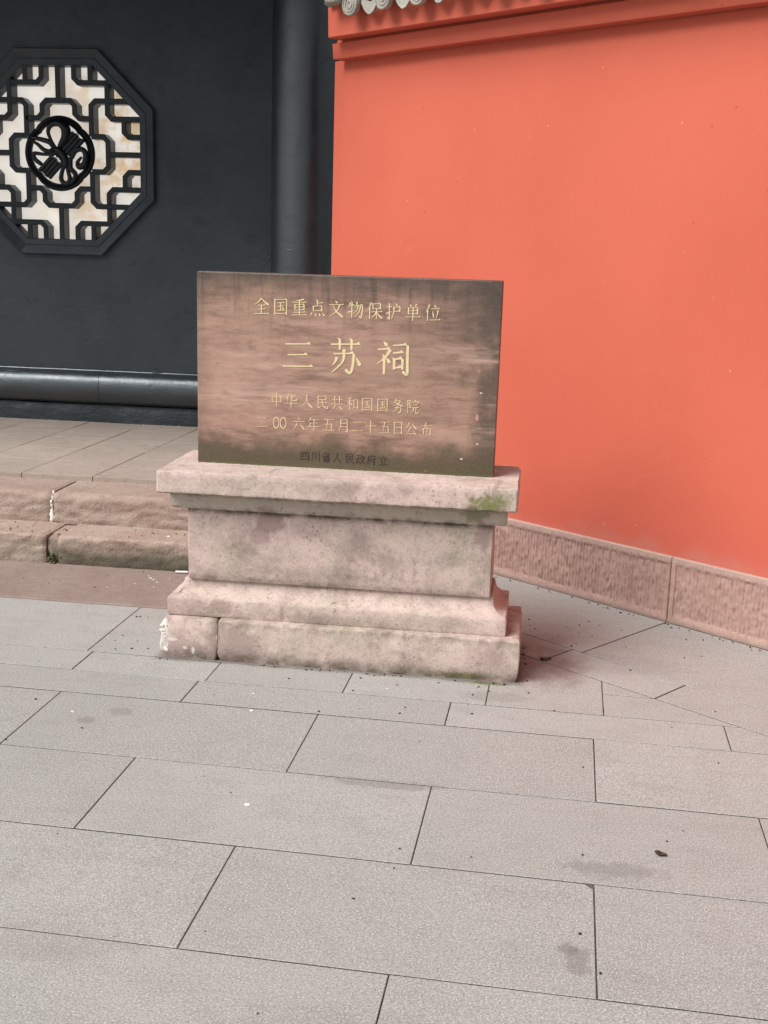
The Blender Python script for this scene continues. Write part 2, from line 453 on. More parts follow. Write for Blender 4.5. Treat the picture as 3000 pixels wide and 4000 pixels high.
def m_black(name='black_lacquer_plaster', base=1.0, ro=(.42, .55), spec=.5, hb=1.0, ior=1.5):
    t = T(name); t.b.inputs['IOR'].default_value = ior; t.b.inputs['Specular Tint'].default_value = (.84, .93, 1, 1)
    p = t.xyz()
    a = t.noise(2.3, 4, .6); b = t.noise(12, 5, .65); f = t.noise(160, 3, .6); und = t.noise(1.2, 2, .5, vec=t.vmul(t.pos, (1, 1, .5)))
    col = t.mix(t.mr(a, .35, .65), tuple(base*q for q in (.022, .030, .037)), tuple(base*q for q in (.036, .046, .054)))
    blot = t.mr(t.noise(6, 5, .7, off=(7, 0, 2)), .60, .66, 0, .55)
    col = t.mix(blot, col, (.019, .022, .025))
    for c, r, sx, sz in (((-1.13, 3.33, 1.98), .09, .55, 1.5), ((-.95, 3.33, 1.65), .07, 1.1, .5), ((-1.05, 3.33, 1.78), .10, 1.3, .5), ((-.62, 3.33, 1.55), .05, 1, 1), ((-1.2, 3.33, 2.45), .05, .8, 1.2)):
        col = t.mix(t.math('MULTIPLY', t.blob(c, r, .5, .6, 22, sx, 4, sz), .5), col, (.016, .019, .021))
    col = t.mix(t.mr(f, .6, .75, 0, .3), col, (.11, .12, .125))
    # hairline cracks and brush lumps
    wv = t.vadd(t.pos, (0, 0, 0))
    nn = t.n('ShaderNodeTexNoise'); t.put(nn.inputs['Vector'], t.pos); nn.inputs['Scale'].default_value = 7; nn.inputs['Detail'].default_value = 4
    wv = t.vadd(t.pos, t.vmul(nn.outputs[1], (.22, .22, .22)))
    e = t.vor(2.6, 'DISTANCE_TO_EDGE', vec=wv)
    gate = t.mr(t.noise(3.6, 2, .5, off=(1, 5, 8)), .56, .62)
    crack = t.math('MULTIPLY', t.mr(e, .012, .002), gate)
    col = t.mix(t.math('MULTIPLY', crack, .25), col, (.008, .009, .010))
    brush = t.noise(1, 3, .6, vec=t.vmul(t.pos, (9, 9, 34)))
    col = t.mix(t.mr(brush, .55, .75, 0, .25), col, tuple(base*q for q in (.060, .072, .080)))
    h = t.math('ADD', t.math('MULTIPLY', t.math('ADD', b, t.math('MULTIPLY', brush, .5)), 1.0), t.math('SUBTRACT', t.math('ADD', t.math('MULTIPLY', f, .16), t.math('MULTIPLY', und, 3)), t.math('MULTIPLY', crack, .6)))
    return t.done(col, t.mr(b, .3, .7, *ro), h, .5, .004*hb, spec)

def m_red():
    t = T('coral_red_limewash')
    p = t.xyz()
    a = t.noise(1.1, 4, .55); b = t.noise(9, 5, .6); f = t.noise(200, 2, .6)
    col = t.mix(t.mr(a, .35, .65), (.485, .100, .060), (.53, .116, .070))
    col = t.mix(t.mr(b, .55, .75, 0, .25), col, (.53, .103, .062))
    col = t.mix(t.mr(t.noise(.6, 3, .5, off=(8, 3, 2)), .42, .62, 0, .35), col, (.60, .145, .092))
    st = t.noise(1, 4, .6, vec=t.vmul(t.pos, (11, 11, .7)))
    col = t.mix(t.mr(st, .56, .74, 0, .22), col, (.50, .098, .06))
    # damp, powdery foot of the wall
    zz = t.math('ADD', p[2], t.math('MULTIPLY', t.math('SUBTRACT', t.noise(4, 4, .6), .5), .30))
    col = t.mix(t.mr(zz, .62, .30, 0, .55, True), col, (.50, .105, .072))
    col = t.mix(t.mr(zz, .36, .25, 0, .55, True), col, (.46, .17, .13))
    # fine pale scratches and specks
    w = t.vadd(t.pos, t.vmul(t.vadd(t.pos, (0, 0, 0)), (0, 0, 0)))
    nn = t.n('ShaderNodeTexNoise'); t.put(nn.inputs['Vector'], t.pos); nn.inputs['Scale'].default_value = 1.3; nn.inputs['Detail'].default_value = 2
    e = t.vor(1.4, 'DISTANCE_TO_EDGE', vec=t.vadd(t.pos, t.vmul(nn.outputs[1], (1.6, 1.6, 1.6))))
    sc = t.math('MULTIPLY', t.mr(e, .004, .001), t.mr(t.noise(3.2, 2, .5, off=(6, 1, 1)), .5, .6))
    col = t.mix(t.math('MULTIPLY', sc, .05), col, (.80, .36, .28))
    v = t.vor(9); col = t.mix(t.mr(v, .035, .02, 0, .6), col, (.80, .50, .42))
    v2 = t.vor(6, vec=t.vadd(t.pos, (3.3, 1.7, 5.1))); col = t.mix(t.mr(v2, .03, .018, 0, .7), col, (.20, .05, .03))
    h = t.math('ADD', t.math('MULTIPLY', a, 4), t.math('ADD', b, t.math('MULTIPLY', f, .15)))
    return t.done(col, .82, h, .25, .004, .25)

def m_sand(name, c1, c2, cd, scale=5, moss=0.0, bstr=.5, green=(.10, .10, .05)):
    t = T(name)
    r = t.rnd()
    a = t.noise(scale, 5, .62, vec=t.vmul(t.pos, (1, 1, 2.0))); b = t.noise(scale*5, 5, .7); f = t.noise(230, 3, .7); g = t.noise(80, 3, .7)
    col = t.mix(t.mr(a, .36, .64), c1, c2)
    col = t.mix(t.mr(r, 0, 1, 0, .25), col, tuple(x*.8 for x in c1))
    col = t.mix(t.mr(b, .50, .72, 0, .6), col, cd)
    col = t.mix(t.mr(g, .55, .72, 0, .5), col, cd)
    col = t.mix(t.mr(f, .56, .7, 0, .4), col, tuple(min(.8, x*1.5) for x in c2))
    if name.startswith('combed'):
        pz = t.xyz(); col = t.mix(t.mr(pz[2], .258, .262, 0, .55), col, (.46, .335, .285)); col = t.mix(t.mr(pz[2], .022, .018, 0, .35), col, (.46, .335, .285))
    if moss:
        p = t.xyz(); nr = t.n('ShaderNodeSeparateXYZ'); t.put(nr.inputs[0], t.geo.outputs['Normal'])
        side = t.mr(nr.outputs[2], .75, .35)
        low = t.mr(t.math('ADD', p[2], t.math('MULTIPLY', t.math('SUBTRACT', t.noise(8, 4, .6), .5), .12)), .135, .05)
        right = t.mr(t.math('ADD', p[0], t.math('MULTIPLY', t.math('SUBTRACT', t.noise(6, 3, .6), .5), .3)), -1.12, -.92, .3, 1)
        k = t.math('MULTIPLY', t.math('MULTIPLY', side, low), right)
        col = t.mix(t.math('MULTIPLY', k, moss*.95), col, (.10, .088, .064))
        k2 = t.math('MULTIPLY', k, t.mr(t.noise(14, 4, .7, off=(2, 2, 2)), .55, .68))
        col = t.mix(t.math('MULTIPLY', k2, moss), col, green)
    h = t.math('ADD', t.math('MULTIPLY', f, .4), t.math('ADD', g, t.math('MULTIPLY', b, 2)))
    return t.done(col, .88, h, bstr, .003, .2)

def m_marble():
    t = T('stained_white_backing')
    a = t.noise(4, 4, .6); b = t.noise(9, 4, .7, off=(4, 4, 1)); p = t.xyz()
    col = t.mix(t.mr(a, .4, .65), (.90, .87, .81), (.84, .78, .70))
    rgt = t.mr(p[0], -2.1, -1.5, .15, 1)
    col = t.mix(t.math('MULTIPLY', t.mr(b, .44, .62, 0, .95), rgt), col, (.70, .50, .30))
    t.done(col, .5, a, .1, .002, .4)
    t.put(t.b.inputs['Emission Color'], col); t.b.inputs['Emission Strength'].default_value = .42   # glow added to brighten the panel, no light source behind it
    return t.m

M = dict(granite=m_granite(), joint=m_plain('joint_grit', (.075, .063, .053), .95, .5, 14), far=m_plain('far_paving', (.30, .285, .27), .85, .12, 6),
         monument=m_monument(), plaque=m_plaque(), gold=m_gold('gold_paint', (.80, .67, .39), (.46, .32, .20), .62),
         goldworn=m_gold('worn_gold_paint', (.80, .63, .38), (.42, .28, .18), .58), carve=m_gold('bare_carving', (.042, .028, .020), (.06, .04, .03), .6),
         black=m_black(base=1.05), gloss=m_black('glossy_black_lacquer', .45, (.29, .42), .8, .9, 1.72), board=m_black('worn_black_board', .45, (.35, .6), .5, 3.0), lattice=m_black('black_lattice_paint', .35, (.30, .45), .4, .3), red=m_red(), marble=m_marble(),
         step=m_sand('rough_red_sandstone', (.35, .255, .210), (.41, .335, .28), (.22, .16, .13), 4, 1.0, 1.0),
         slab=m_sand('flush_red_slab', (.245, .180, .155), (.30, .240, .212), (.18, .13, .11), 5, 0, .3),
         tile=m_sand('brown_floor_tile', (.335, .280, .240), (.385, .325, .28), (.25, .19, .16), 4, 0, .25),
         base=m_sand('combed_red_base_stone', (.38, .24, .205), (.44, .295, .25), (.28, .16, .135), 6, 0, .5),
         rooft=m_sand('grey_roof_tile', (.31, .30, .26), (.38, .365, .32), (.15, .14, .115), 14, 0, .6),
         mortar=m_plain('white_mortar', (.72, .69, .62), .9, .12, 60), dark=m_plain('dark_litter', (.035, .022, .016), .7, .5, 200),
         wood=m_plain('unseen_eave_dark_wood', (.03, .025, .022), .6), white=m_plain('white_scrap', (.78, .76, .72), .7, .05, 100),
         leaf=m_plain('dead_leaf', (.055, .035, .022), .6, .5, 120), mossm=m_plain('moss', (.085, .090, .040), .95, .5, 150, .8))

# ---------------------------------------------------------------- the ground
ground = mk('ground', ([(-60, -60, -.0034), (60, -60, -.0034), (60, 60, -.0034), (-60, 60, -.0034)], [(0, 1, 2, 3)]), M['joint'], kind='structure')
# plain paving beyond the laid slabs
pav = empty('pavement', (0, 0, 0)); pav['kind'] = 'structure'
GA = 0.0271
cg, sg = math.cos(GA), math.sin(GA)
def from_pave(x, y): return (cg*x+sg*y, -sg*x+cg*y)       # paving frame -> world
ref = []
WA = Vector((1.092, 1.289)); WD = Vector((.78731, -.61655)); WN = Vector((.61655, .78731))
def WP(t, off, z): q = WA + WD*t + WN*off; return (q.x, q.y, z)
D1A, D1B = Vector((1.378, .034)), Vector((2.054, -.494))
d1 = (D1B-D1A).normalized(); n1 = Vector((-d1.y, d1.x))   # points away from camera
if n1.y < 0: n1 = -n1
rows = [(.405, -.182, [-.38, .52, 1.54], .9), (-.182, -.381, [-.355, .145, .641, 1.14, 1.54], .9), (-.381, -.587, [.123, 1.022, 1.933], .9),
        (-.587, -1.037, [-.302, .60, 1.503], .9), (-1.037, -1.49, [.135, 1.033, 1.95], .9), (-1.49, -1.955, [-.32, .576, 1.49], .9),
        (-1.955, -2.41, [.15, 1.05, 1.95], .9), (-2.41, -2.865, [-.3, .6, 1.5], .9), (-2.865, -3.32, [.13, 1.03, 1.93], .9), (-3.32, -3.775, [-.3, .6, 1.5], .9),
        (-3.775, -4.23, [.13, 1.03, 1.93], .9), (-4.23, -4.69, [-.3, .6, 1.5], .9), (-4.69, -5.15, [.13, 1.03, 1.93], .9), (-5.15, -5.6, [-.3, .6, 1.5], .9)]
nslab = 0
def lay(poly, gapf, chipc=None):
    global nslab
    if len(poly) < 3: return
    poly = [p for i, p in enumerate(poly) if (Vector(p)-Vector(poly[i-1])).length > .004]
    if len(poly) < 3: return
    ar = sum(poly[i-1][0]*poly[i][1]-poly[i][0]*poly[i-1][1] for i in range(len(poly)))/2
    if ar < 0: poly = poly[::-1]; ar = -ar
    if ar < .002: return
    if chipc: poly = clip(poly, *chipc)
    g = slab(poly, random.uniform(-.0007, .0007), -.013, .0014, gapf, .0008)
    if g:
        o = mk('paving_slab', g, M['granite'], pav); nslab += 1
        o.data.materials.append(M['joint'])          # earth-stained sides inside the joints
        for q in o.data.polygons:
            if abs(q.normal.z) < .2: q.material_index = 1
lim = 4.6
for (yt, yb, js, w) in rows:
    xs = list(js)
    while xs[0] > -3.2: xs.insert(0, xs[0]-w)
    while xs[-1] < lim: xs.append(xs[-1]+w)
    for a, b in zip(xs[:-1], xs[1:]):
        poly = [from_pave(a, yb), from_pave(b, yb), from_pave(b, yt), from_pave(a, yt)]
        poly = clip(poly, n1.x, n1.y, n1.dot(D1A)-.0)
        cc = None
        if yt == -1.49 and abs(b-1.49) < .01:      # broken corner
            q = Vector(from_pave(b, yt)); e = Vector((.7, .71)); cc = (e.x, e.y, e.dot(q)-.016)
        lay(poly, lambda nx, ny: .0017 if abs(nx) > abs(ny) else .0026, cc)
# slabs that follow the red wall
B1 = WN.dot(Vector((1.84, -.07))) - WN.dot(WA)      # between the two rows
B0 = -.012
def band(t0, t1, o0, o1): return [WP(t0, o0, 0)[:2], WP(t1, o0, 0)[:2], WP(t1, o1, 0)[:2], WP(t0, o1, 0)[:2]]
t_of = lambda p: (Vector(p)-WA).dot(WD)
ja = t_of((1.68, .47))
for t0, t1 in ((ja-1.55, ja), (ja, ja+1.0), (ja+1.0, ja+2), (ja+2, ja+3), (ja+3, ja+4)):
    poly = clip(band(t0, t1, B1, B0), 0, 1, 3.0)
    poly = clip(poly, -1, 0, -.86)
    lay(poly, .0030)
jb = t_of((1.84, -.07)); jc = t_of((1.442, .24))
for t0, t1 in ((jc-.9, jc-.0), (jc, jb), (jb, jb+.9), (jb+.9, jb+1.8), (jb+1.8, jb+2.7), (jb+2.7, jb+3.6)):
    poly = clip(band(t0, t1, B1-.6, B1), -n1.x, -n1.y, -n1.dot(D1A))
    poly = clip(poly, -1, 0, -.86)
    lay(poly, .0030)
# open yard beyond the laid slabs, same stone without separate pieces
yard = MB()
for x0, x1, y0, y1 in ((-60, -3.25, -60, .40), (-3.25, 60, -60, -5.75), (4.9, 60, -5.75, -2.2), (-3.25, 60, 3.95, 60)):
    yard.add(([(x0, y0, -.0005), (x1, y0, -.0005), (x1, y1, -.0005), (x0, y1, -.0005)], [(0, 1, 2, 3)]))
mk('yard', yard.get(), M['far'], kind='structure')

# ---------------------------------------------------------------- platform and steps
XR = .84
plat = empty('platform', (-2.0, 2.4, 0)); plat['kind'] = 'structure'
mk('core', box(-6, XR, 1.56, 3.9, -.01, .285), M['joint'], plat)
ys = [1.50, 1.90, 2.265, 2.65, 3.02, 3.30]
xs = [-5.98+.385*i for i in range(0, 11)]
xs = [-1.0-.385*k for k in range(12, 0, -1)] + [-1.0+.385*k for k in range(0, 5)] + [XR]
for j in range(5):
    for i in range(len(xs)-1):
        a, b = xs[i], xs[i+1]
        if b-a < .02: continue
        sk = lambda y: (y-1.5)*.035
        y0, y1 = ys[j], ys[j+1]
        poly = [(a+sk(y0), y0), (b+sk(y0), y0), (b+sk(y1), y1), (a+sk(y1), y1)]
        g = slab(poly, .320+random.uniform(-.0008, .0008), .286, .0015, lambda nx, ny: .0024 if abs(nx) > abs(ny) else .0012, .001)
        mk('floor_tile', g, M['tile'], plat)
mk('mortar', box(-6, XR-.01, 1.52, 3.3, .2862, .3178), m_plain('pale_mortar', (.30, .25, .215), .9), plat, kind='stuff')

steps = empty('stone_steps', (-1.0, 1.0, 0), 'two rough worn red sandstone steps leading up to the black wall, left of the monument', 'steps')
def step_stone(x0, x1, yf, yb, z0, z1, rnd, seed, amp=.010, endr=.03):
    """rough block: profile front face + tread, rounded arris, rounded ends"""
    prof = [(yf+.004, z0), (yf, z0+.02)]
    nz_ = max(3, int((z1-z0)/.014))
    for i in range(1, nz_): prof.append((yf, z0+.02+(z1-rnd-z0-.02)*i/nz_))
    for i in range(6):
        a = math.pi/2*i/5; prof.append((yf+rnd-rnd*math.cos(a), z1-rnd+rnd*math.sin(a)))
    ny = max(3, int((yb-yf-rnd)/.03))
    for i in range(1, ny+1): prof.append((yf+rnd+(yb-yf-rnd)*i/ny, z1))
    n = max(6, int((x1-x0)/.014)); V = []; F = []; m = len(prof)
    for i in range(n+1):
        x = x0+(x1-x0)*i/n
        de = min(x-x0, x1-x); e = (0 if de > endr else (1-math.sqrt(max(0, 1-(1-de/endr)**2))))*(.8 if endr > .03 else .22)
        for k, (y, z) in enumerate(prof):
            tread = k > nz_+6
            A = amp*(.35 if tread else 1.0)
            q = (x, y*2, z*2.2)
            d = nz(q, 6, seed)*A*.9+nz(q, 17, seed+3)*A*.8+abs(nz(q, 9, seed+8))*A*1.3+nz(q, 45, seed)*A*.35
            yy = y - (0 if tread else d) + e*.045*(0 if k > m-3 else 1)
            zz = z + (d*.35 if k > 2 else 0) - e*.03*(1 if k > 3 else 0)
            V.append((x, yy, max(z0-.002, zz)))
    for i in range(n):
        for k in range(m-1):
            F.append((i*m+k, (i+1)*m+k, (i+1)*m+k+1, i*m+k+1))
    # ends and back so that the block is solid
    for i in (0, n):
        b0 = len(V); V += [(V[i*m+m-1][0], yb, z0)]
        loop = [i*m+k for k in range(m)]+[b0]
        F.append(tuple(loop) if i == 0 else tuple(reversed(loop)))
    F.append((0, len(V)-2, len(V)-1, n*m)); F.append((m-1, n*m+m-1, len(V)-1, len(V)-2))
    return V, F
k = 0
for x0, x1, am in ((-5.2, -3.6, .009), (-3.59, -2.2, .009), (-2.19, -1.02, .013), (-.960, XR, .009)):
    mk('step_stone', step_stone(x0, x1, .935, 1.26, -.004, .146, .016, 11+k*3.3, am*.65, .030), M['step'], steps, 50); k += 1
for x0, x1 in ((-5.2, -3.3), (-3.297, -2.0), (-1.997, -1.098), (-1.084, XR)):
    mk('step_stone', step_stone(x0, x1, 1.185, 1.53, .140, .296, .034, 41+k*3.1, .008, .02), M['step'], steps, 50); k += 1
# rubble and earth behind the open joint of the lower step, mortar in the upper one
def lump(c, r, seed, sx=1, sy=1, sz=1, n=8):
    V = []; F = []
    for i in range(n+1):
        ph = math.pi*i/n
        for j in range(n*2):
            th = math.pi*j/n
            d = Vector((math.sin(ph)*math.cos(th), math.sin(ph)*math.sin(th), math.cos(ph)))
            q = r*(1+.45*mn.noise(d*1.6+Vector((seed, 0, 0)))+.2*mn.noise(d*5+Vector((0, seed, 0))))
            V.append((c[0]+d.x*q*sx, c[1]+d.y*q*sy, c[2]+d.z*q*sz))
    for i in range(n):
        for j in range(n*2):
            F.append((i*2*n+j, (i+1)*2*n+j, (i+1)*2*n+(j+1) % (2*n), i*2*n+(j+1) % (2*n)))
    return V, F
mk('step_core', box(-5.1, XR-.02, 1.02, 1.5, -.002, .135), M['step'], steps)
mk('rubble', lump((-.99, 1.03, .04), .095, 3, .7, .9, 1.0), M['step'], steps, 60)
mb = MB()
for i in range(16): mb.add(lump((-.965+random.uniform(-.045, .02), .935+random.uniform(-.01, .03), random.uniform(0, .05)), random.uniform(.005, .012), i, n=4))
mk('moss', mb.get(), M['mossm'], steps, 60, kind='stuff')
mb = MB()
for i in range(26):
    z = .15+.15*i/25
    y = 1.178 + (.004 if z < .25 else (z-.25)*.6)
    mb.add(lump((-1.091+random.uniform(-.003, .003), y+.010, z-.004), random.uniform(.011, .016) if .16 < z < .21 else random.uniform(.004, .010), i+50, .8, .7, 1.1, n=4))
mk('mortar_joint', mb.get(), M['mortar'], steps, 60)
for x0, x1 in ((-5.2, -3.2), (-3.196, XR+.02)):
    o = mk('foot_slab', slab([(x0, .415+.0), (x1, .375), (x1, .96), (x0, .96)], .008, -.013, .004, .002), M['slab'], steps, label='smooth flush red stone slab at the foot of the steps')

# ---------------------------------------------------------------- black gate wall
YW = 3.33
gate = empty('black_wall', (-1.9, YW, .32), 'tall black lacquered building wall with an octagonal lattice window and rounded sill', 'wall')
OC = (-1.878, 2.046)
def octo(r, c=.44):
    """octagon corners, half size r"""
    k = c*r
    return [(k, r), (r, k), (r, -k), (k, -r), (-k, -r), (-r, -k), (-r, k), (-k, r)]
ho = [(OC[0]+u, OC[1]+v) for u, v in octo(.585)]
X0, X1, Z0, Z1 = -6.5, .9, .665, 4.2
rect = [(OC[0]+.3, Z1), (X1, OC[1]+.3), (X1, OC[1]-.3), (OC[0]+.3, Z0), (OC[0]-.3, Z0), (X0, OC[1]-.3), (X0, OC[1]+.3), (OC[0]-.3, Z1)]
V = []; F = []
for y in (YW, YW+.3):
    V += [(x, y, z) for x, z in ho] + [(x, y, z) for x, z in rect]
V += [(X1, y, z) for y in (YW, YW+.3) for z in (Z1, Z0)] + [(X0, y, z) for y in (YW, YW+.3) for z in (Z0, Z1)]
# 32: X1,YW,Z1  33: X1,YW,Z0  34: X1,back,Z1 35: X1,back,Z0  36: X0,YW,Z0  37: X0,YW,Z1 38,39 back
for s, cr in ((0, (32, 33, 36, 37)), (16, (34, 35, 38, 39))):
    for j in range(8):
        a, b = j, (j+1) % 8
        q = [s+a, s+b, s+8+b, s+8+a]
        if j == 0: q = [s+0, s+1, s+9, cr[0], s+8]
        if j == 2: q = [s+2, s+3, s+11, cr[1], s+10]
        if j == 4: q = [s+4, s+5, s+13, cr[2], s+12]
        if j == 6: q = [s+6, s+7, s+15, cr[3], s+14]
        F.append(tuple(q))
for j in range(8): F.append((j, (j+1) % 8, 16+(j+1) % 8, 16+j))
F += [(32, 33, 35, 34), (33, 36, 38, 35), (36, 37, 39, 38), (37, 32, 34, 39)]
mk('wall_panel', (V, F), M['black'], gate)
# rounded sill moulding
pr = [(YW+.05, .664), (YW-.010, .664)]
for i in range(15):
    a = math.pi*(.5-i/14); pr.append((YW-.012-.092*math.cos(a)**.85, .550+.110*math.sin(a)))
pr += [(YW-.010, .438), (YW+.05, .438)]
def extrude(prof, x0, x1, n=1, wob=0, seed=0):
    V = []; F = []; m = len(prof)
    for i in range(n+1):
        x = x0+(x1-x0)*i/n
        for k, (y, z) in enumerate(prof):
            w = wob*(nz((x, y, z), 3, seed)+.5*nz((x, y*3, z*3), 11, seed)) if 0 < k < m-1 else 0
            V.append((x, y+w, z+w*.6))
    for i in range(n):
        for k in range(m): F.append((i*m+k, (i+1)*m+k, (i+1)*m+(k+1) % m, i*m+(k+1) % m))
    F += [tuple(reversed(range(m))), tuple(range(n*m, n*m+m))]
    return V, F
mk('sill_moulding', extrude(pr, -6.5, -1.622, 60, .0025), M['gloss'], gate, 45)
mk('sill_moulding', extrude(pr, -1.619, .6, 40, .0025, 3), M['gloss'], gate, 45)
mk('base_board', extrude([(YW+.05, .436), (YW-.03, .436), (YW-.034, .425), (YW-.042, .37), (YW-.046, .3205), (YW+.05, .3205)], -6.5, .6, 160, .008, 9), M['board'], gate, 45)
# grey ragged whitewash line where the board meets the tiles
mb = MB()
for i in range(90):
    x = -3.2+i*.034; mb.add(lump((x, YW-.052+random.uniform(-.008, .004), .319), random.uniform(.004, .010), i, 2.2, .8, .35, n=3))
mk('mortar_bead', mb.get(), m_plain('grey_mortar', (.34, .32, .30), .9), gate, kind='stuff')

# octagonal window: splayed frame
win = None
def oct_ring(rings):
    V = []; F = []
    for r, y in rings:
        V += [(OC[0]+u, y, OC[1]+v) for u, v in octo(r, .435)]
    for i in range(len(rings)-1):
        for j in range(8): F.append((i*8+j, i*8+(j+1) % 8, (i+1)*8+(j+1) % 8, (i+1)*8+j))
    return V, F
rr = [(.596, YW+.004), (.632, YW-.003), (.636, YW-.030), (.630, YW-.036), (.578, YW-.004), (.574, YW-.008), (.540, YW-.008), (.536, YW-.004), (.536, YW+.10), (.596, YW+.10)]
rr.append(rr[0])
win = mk('window_frame', oct_ring(rr), M['black'], gate)
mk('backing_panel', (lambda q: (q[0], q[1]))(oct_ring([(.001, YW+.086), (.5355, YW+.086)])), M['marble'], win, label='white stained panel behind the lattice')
S = .541
def lbar(pts, kk):
    """lattice bar along (u,v) points: mitred flat strip with depth"""
    P = []
    for i, p in enumerate(pts):
        p = Vector(p)
        if 0 < i < len(pts)-1:
            a = (Vector(pts[i-1])-p).normalized(); b = (Vector(pts[i+1])-p).normalized()
            c = .055
            P += [p+a*c, p+b*c]                # cut corner
        else: P.append(p)
    hw = .0165; dep = YW+.085; fr = YW-.006-.0006*kk
    L = []; R = []
    P = [Vector((OC[0]+q.x*S, OC[1]+q.y*S)) for q in P]
    for i, p in enumerate(P):
        ta = (p-P[i-1]).normalized() if i else (P[1]-p).normalized()
        tb = (P[i+1]-p).normalized() if i < len(P)-1 else ta
        t = (ta+tb).normalized(); n = Vector((-t.y, t.x)); w = hw/max(.5, n.dot(Vector((-ta.y, ta.x))))
        L.append(p+n*w); R.append(p-n*w)
    V = []; F = []; m = len(P); b = .003
    for i in range(m):
        l, r = L[i], R[i]; n = (l-r).normalized()*b
        V += [(l.x, dep, l.y), (l.x, fr+b, l.y), (l.x-n.x, fr, l.y-n.y), (r.x+n.x, fr, r.y+n.y), (r.x, fr+b, r.y), (r.x, dep, r.y)]
    for i in range(m-1):
        for k in range(6): F.append((i*6+k, (i+1)*6+k, (i+1)*6+(k+1) % 6, i*6+(k+1) % 6))
    F += [(5, 4, 3, 2, 1, 0), tuple((m-1)*6+k for k in range(6))]
    return V, F
kk = 0
full = [([(0, .6), (0, .995)], 'v'), ([(.6, 0), (.995, 0)], 'h')]
for pts, w in full:
    for s in (1, -1):
        mk('lattice_bar', lbar([(u*(s if w == 'h' else 1), v*(s if w == 'v' else 1)) for u, v in pts], kk % 6), M['lattice'], win); kk += 1
for s in (1, -1):      # lobes above and below, left and right
    mk('lattice_bar', lbar([(-.4, .4*s), (-.2, .4*s), (-.2, .6*s), (.2, .6*s), (.2, .4*s), (.4, .4*s)], kk % 6), M['lattice'], win); kk += 1
    mk('lattice_bar', lbar([(.4*s, .2), (.6*s, .2), (.6*s, -.2), (.4*s, -.2)], kk % 6), M['lattice'], win); kk += 1
for su in (1, -1):
    for sv in (1, -1):
        for pts in ([(.832, .6), (.4, .6), (.4, .2)], [(.6, .832), (.6, .4), (.995, .4)], [(.8, .4), (.8, .2), (.995, .2)],
                    [(.6, .8), (.2, .8), (.2, .995)], [(.4, .8), (.4, .995)]):
            mk('lattice_bar', lbar([(u*su, v*sv) for u, v in pts], kk % 7), M['lattice'], win); kk += 1
def mz(x, y, d=0.0): return (OC[0]+(x-572)/790*S, YW-.016+d, OC[1]+(1097-y)/850*S)
def lob(R, y, n=96):
    out = []
    for i in range(n):
        a = 2*math.pi*i/n; r = R*(1+.075*(abs(math.cos(2*a))**.6-1)); out.append((OC[0]+r*math.cos(a)*S, y, OC[1]+r*math.sin(a)*S))
    return out
mk('medallion_ring', tube(lob(.405, YW+.005), .0155, 8, 1.4, closed=True), M['lattice'], win, 60)
mk('medallion_ring', tube(lob(.365, YW+.004), .0100, 8, 1.8, closed=True), M['lattice'], win, 60)
for (cx, cy, L, ha) in ((695, 1010, 105, 1), (487, 1235, 95, -1)):
    ax = Vector((325, -360)).normalized(); px = Vector((-ax.y, ax.x))
    for q in range(4):
        o = (q-1.5)*38
        a = Vector((cx, cy))+px*o-ax*L+ax*(8*(q % 2)); b = Vector((cx, cy))+px*o+ax*L+ax*(8*(q % 2))
        mk('scroll', tube([mz(a.x, a.y), mz(b.x, b.y)], .0150, 8, 1.2), M['lattice'], win, 60)
def rib(P, r=.010, fl=1.2, d=-.01):
    if not isinstance(r, list): r = [r]*len(P)
    r = [q*1.22 for q in r]
    pts = smoothline([(x, y, w) for (x, y), w in zip(P, r)], 6)
    mk('ribbon', tube([mz(x, y, d) for x, y, w in pts], [w for x, y, w in pts], 8, fl), M['lattice'], win, 60)
rib([(560, 1060), (510, 980), (480, 890), (515, 825), (590, 812), (650, 860), (645, 940), (600, 1010), (575, 1060)], [.008, .009, .011, .014, .018, .026, .022, .014, .009])
rib([(540, 1080), (500, 1000), (420, 970), (320, 950), (400, 960)], [.011, .014, .013, .008, .006])
rib([(540, 1090), (440, 1070), (380, 1020), (315, 975)], [.010, .012, .010, .006])
rib([(530, 1110), (430, 1110), (335, 1105), (345, 1160), (400, 1205), (350, 1180)], [.009, .009, .011, .012, .011, .008])
rib([(640, 1180), (700, 1140), (740, 1075), (800, 1055), (840, 1100), (830, 1190), (775, 1225), (760, 1180), (800, 1130)], [.010, .012, .013, .014, .016, .018, .016, .011, .007])
rib([(650, 1190), (610, 1260), (595, 1350), (640, 1395), (680, 1350), (660, 1260), (650, 1200)], [.010, .011, .013, .014, .013, .010, .008])
rib([(690, 1150), (690, 1240), (735, 1300), (700, 1375), (640, 1400)], [.013, .014, .013, .011, .007])
for q in range(4): rib([(505+q*28, 1075+q*22), (560+q*26, 1065+q*26), (610+q*14, 1120+q*24), (620+q*6, 1190+q*12)], .012, 1.5, -.016)
rib([(560, 1060), (600, 1090), (640, 1150), (650, 1220)], .020, 1.3, -.012)
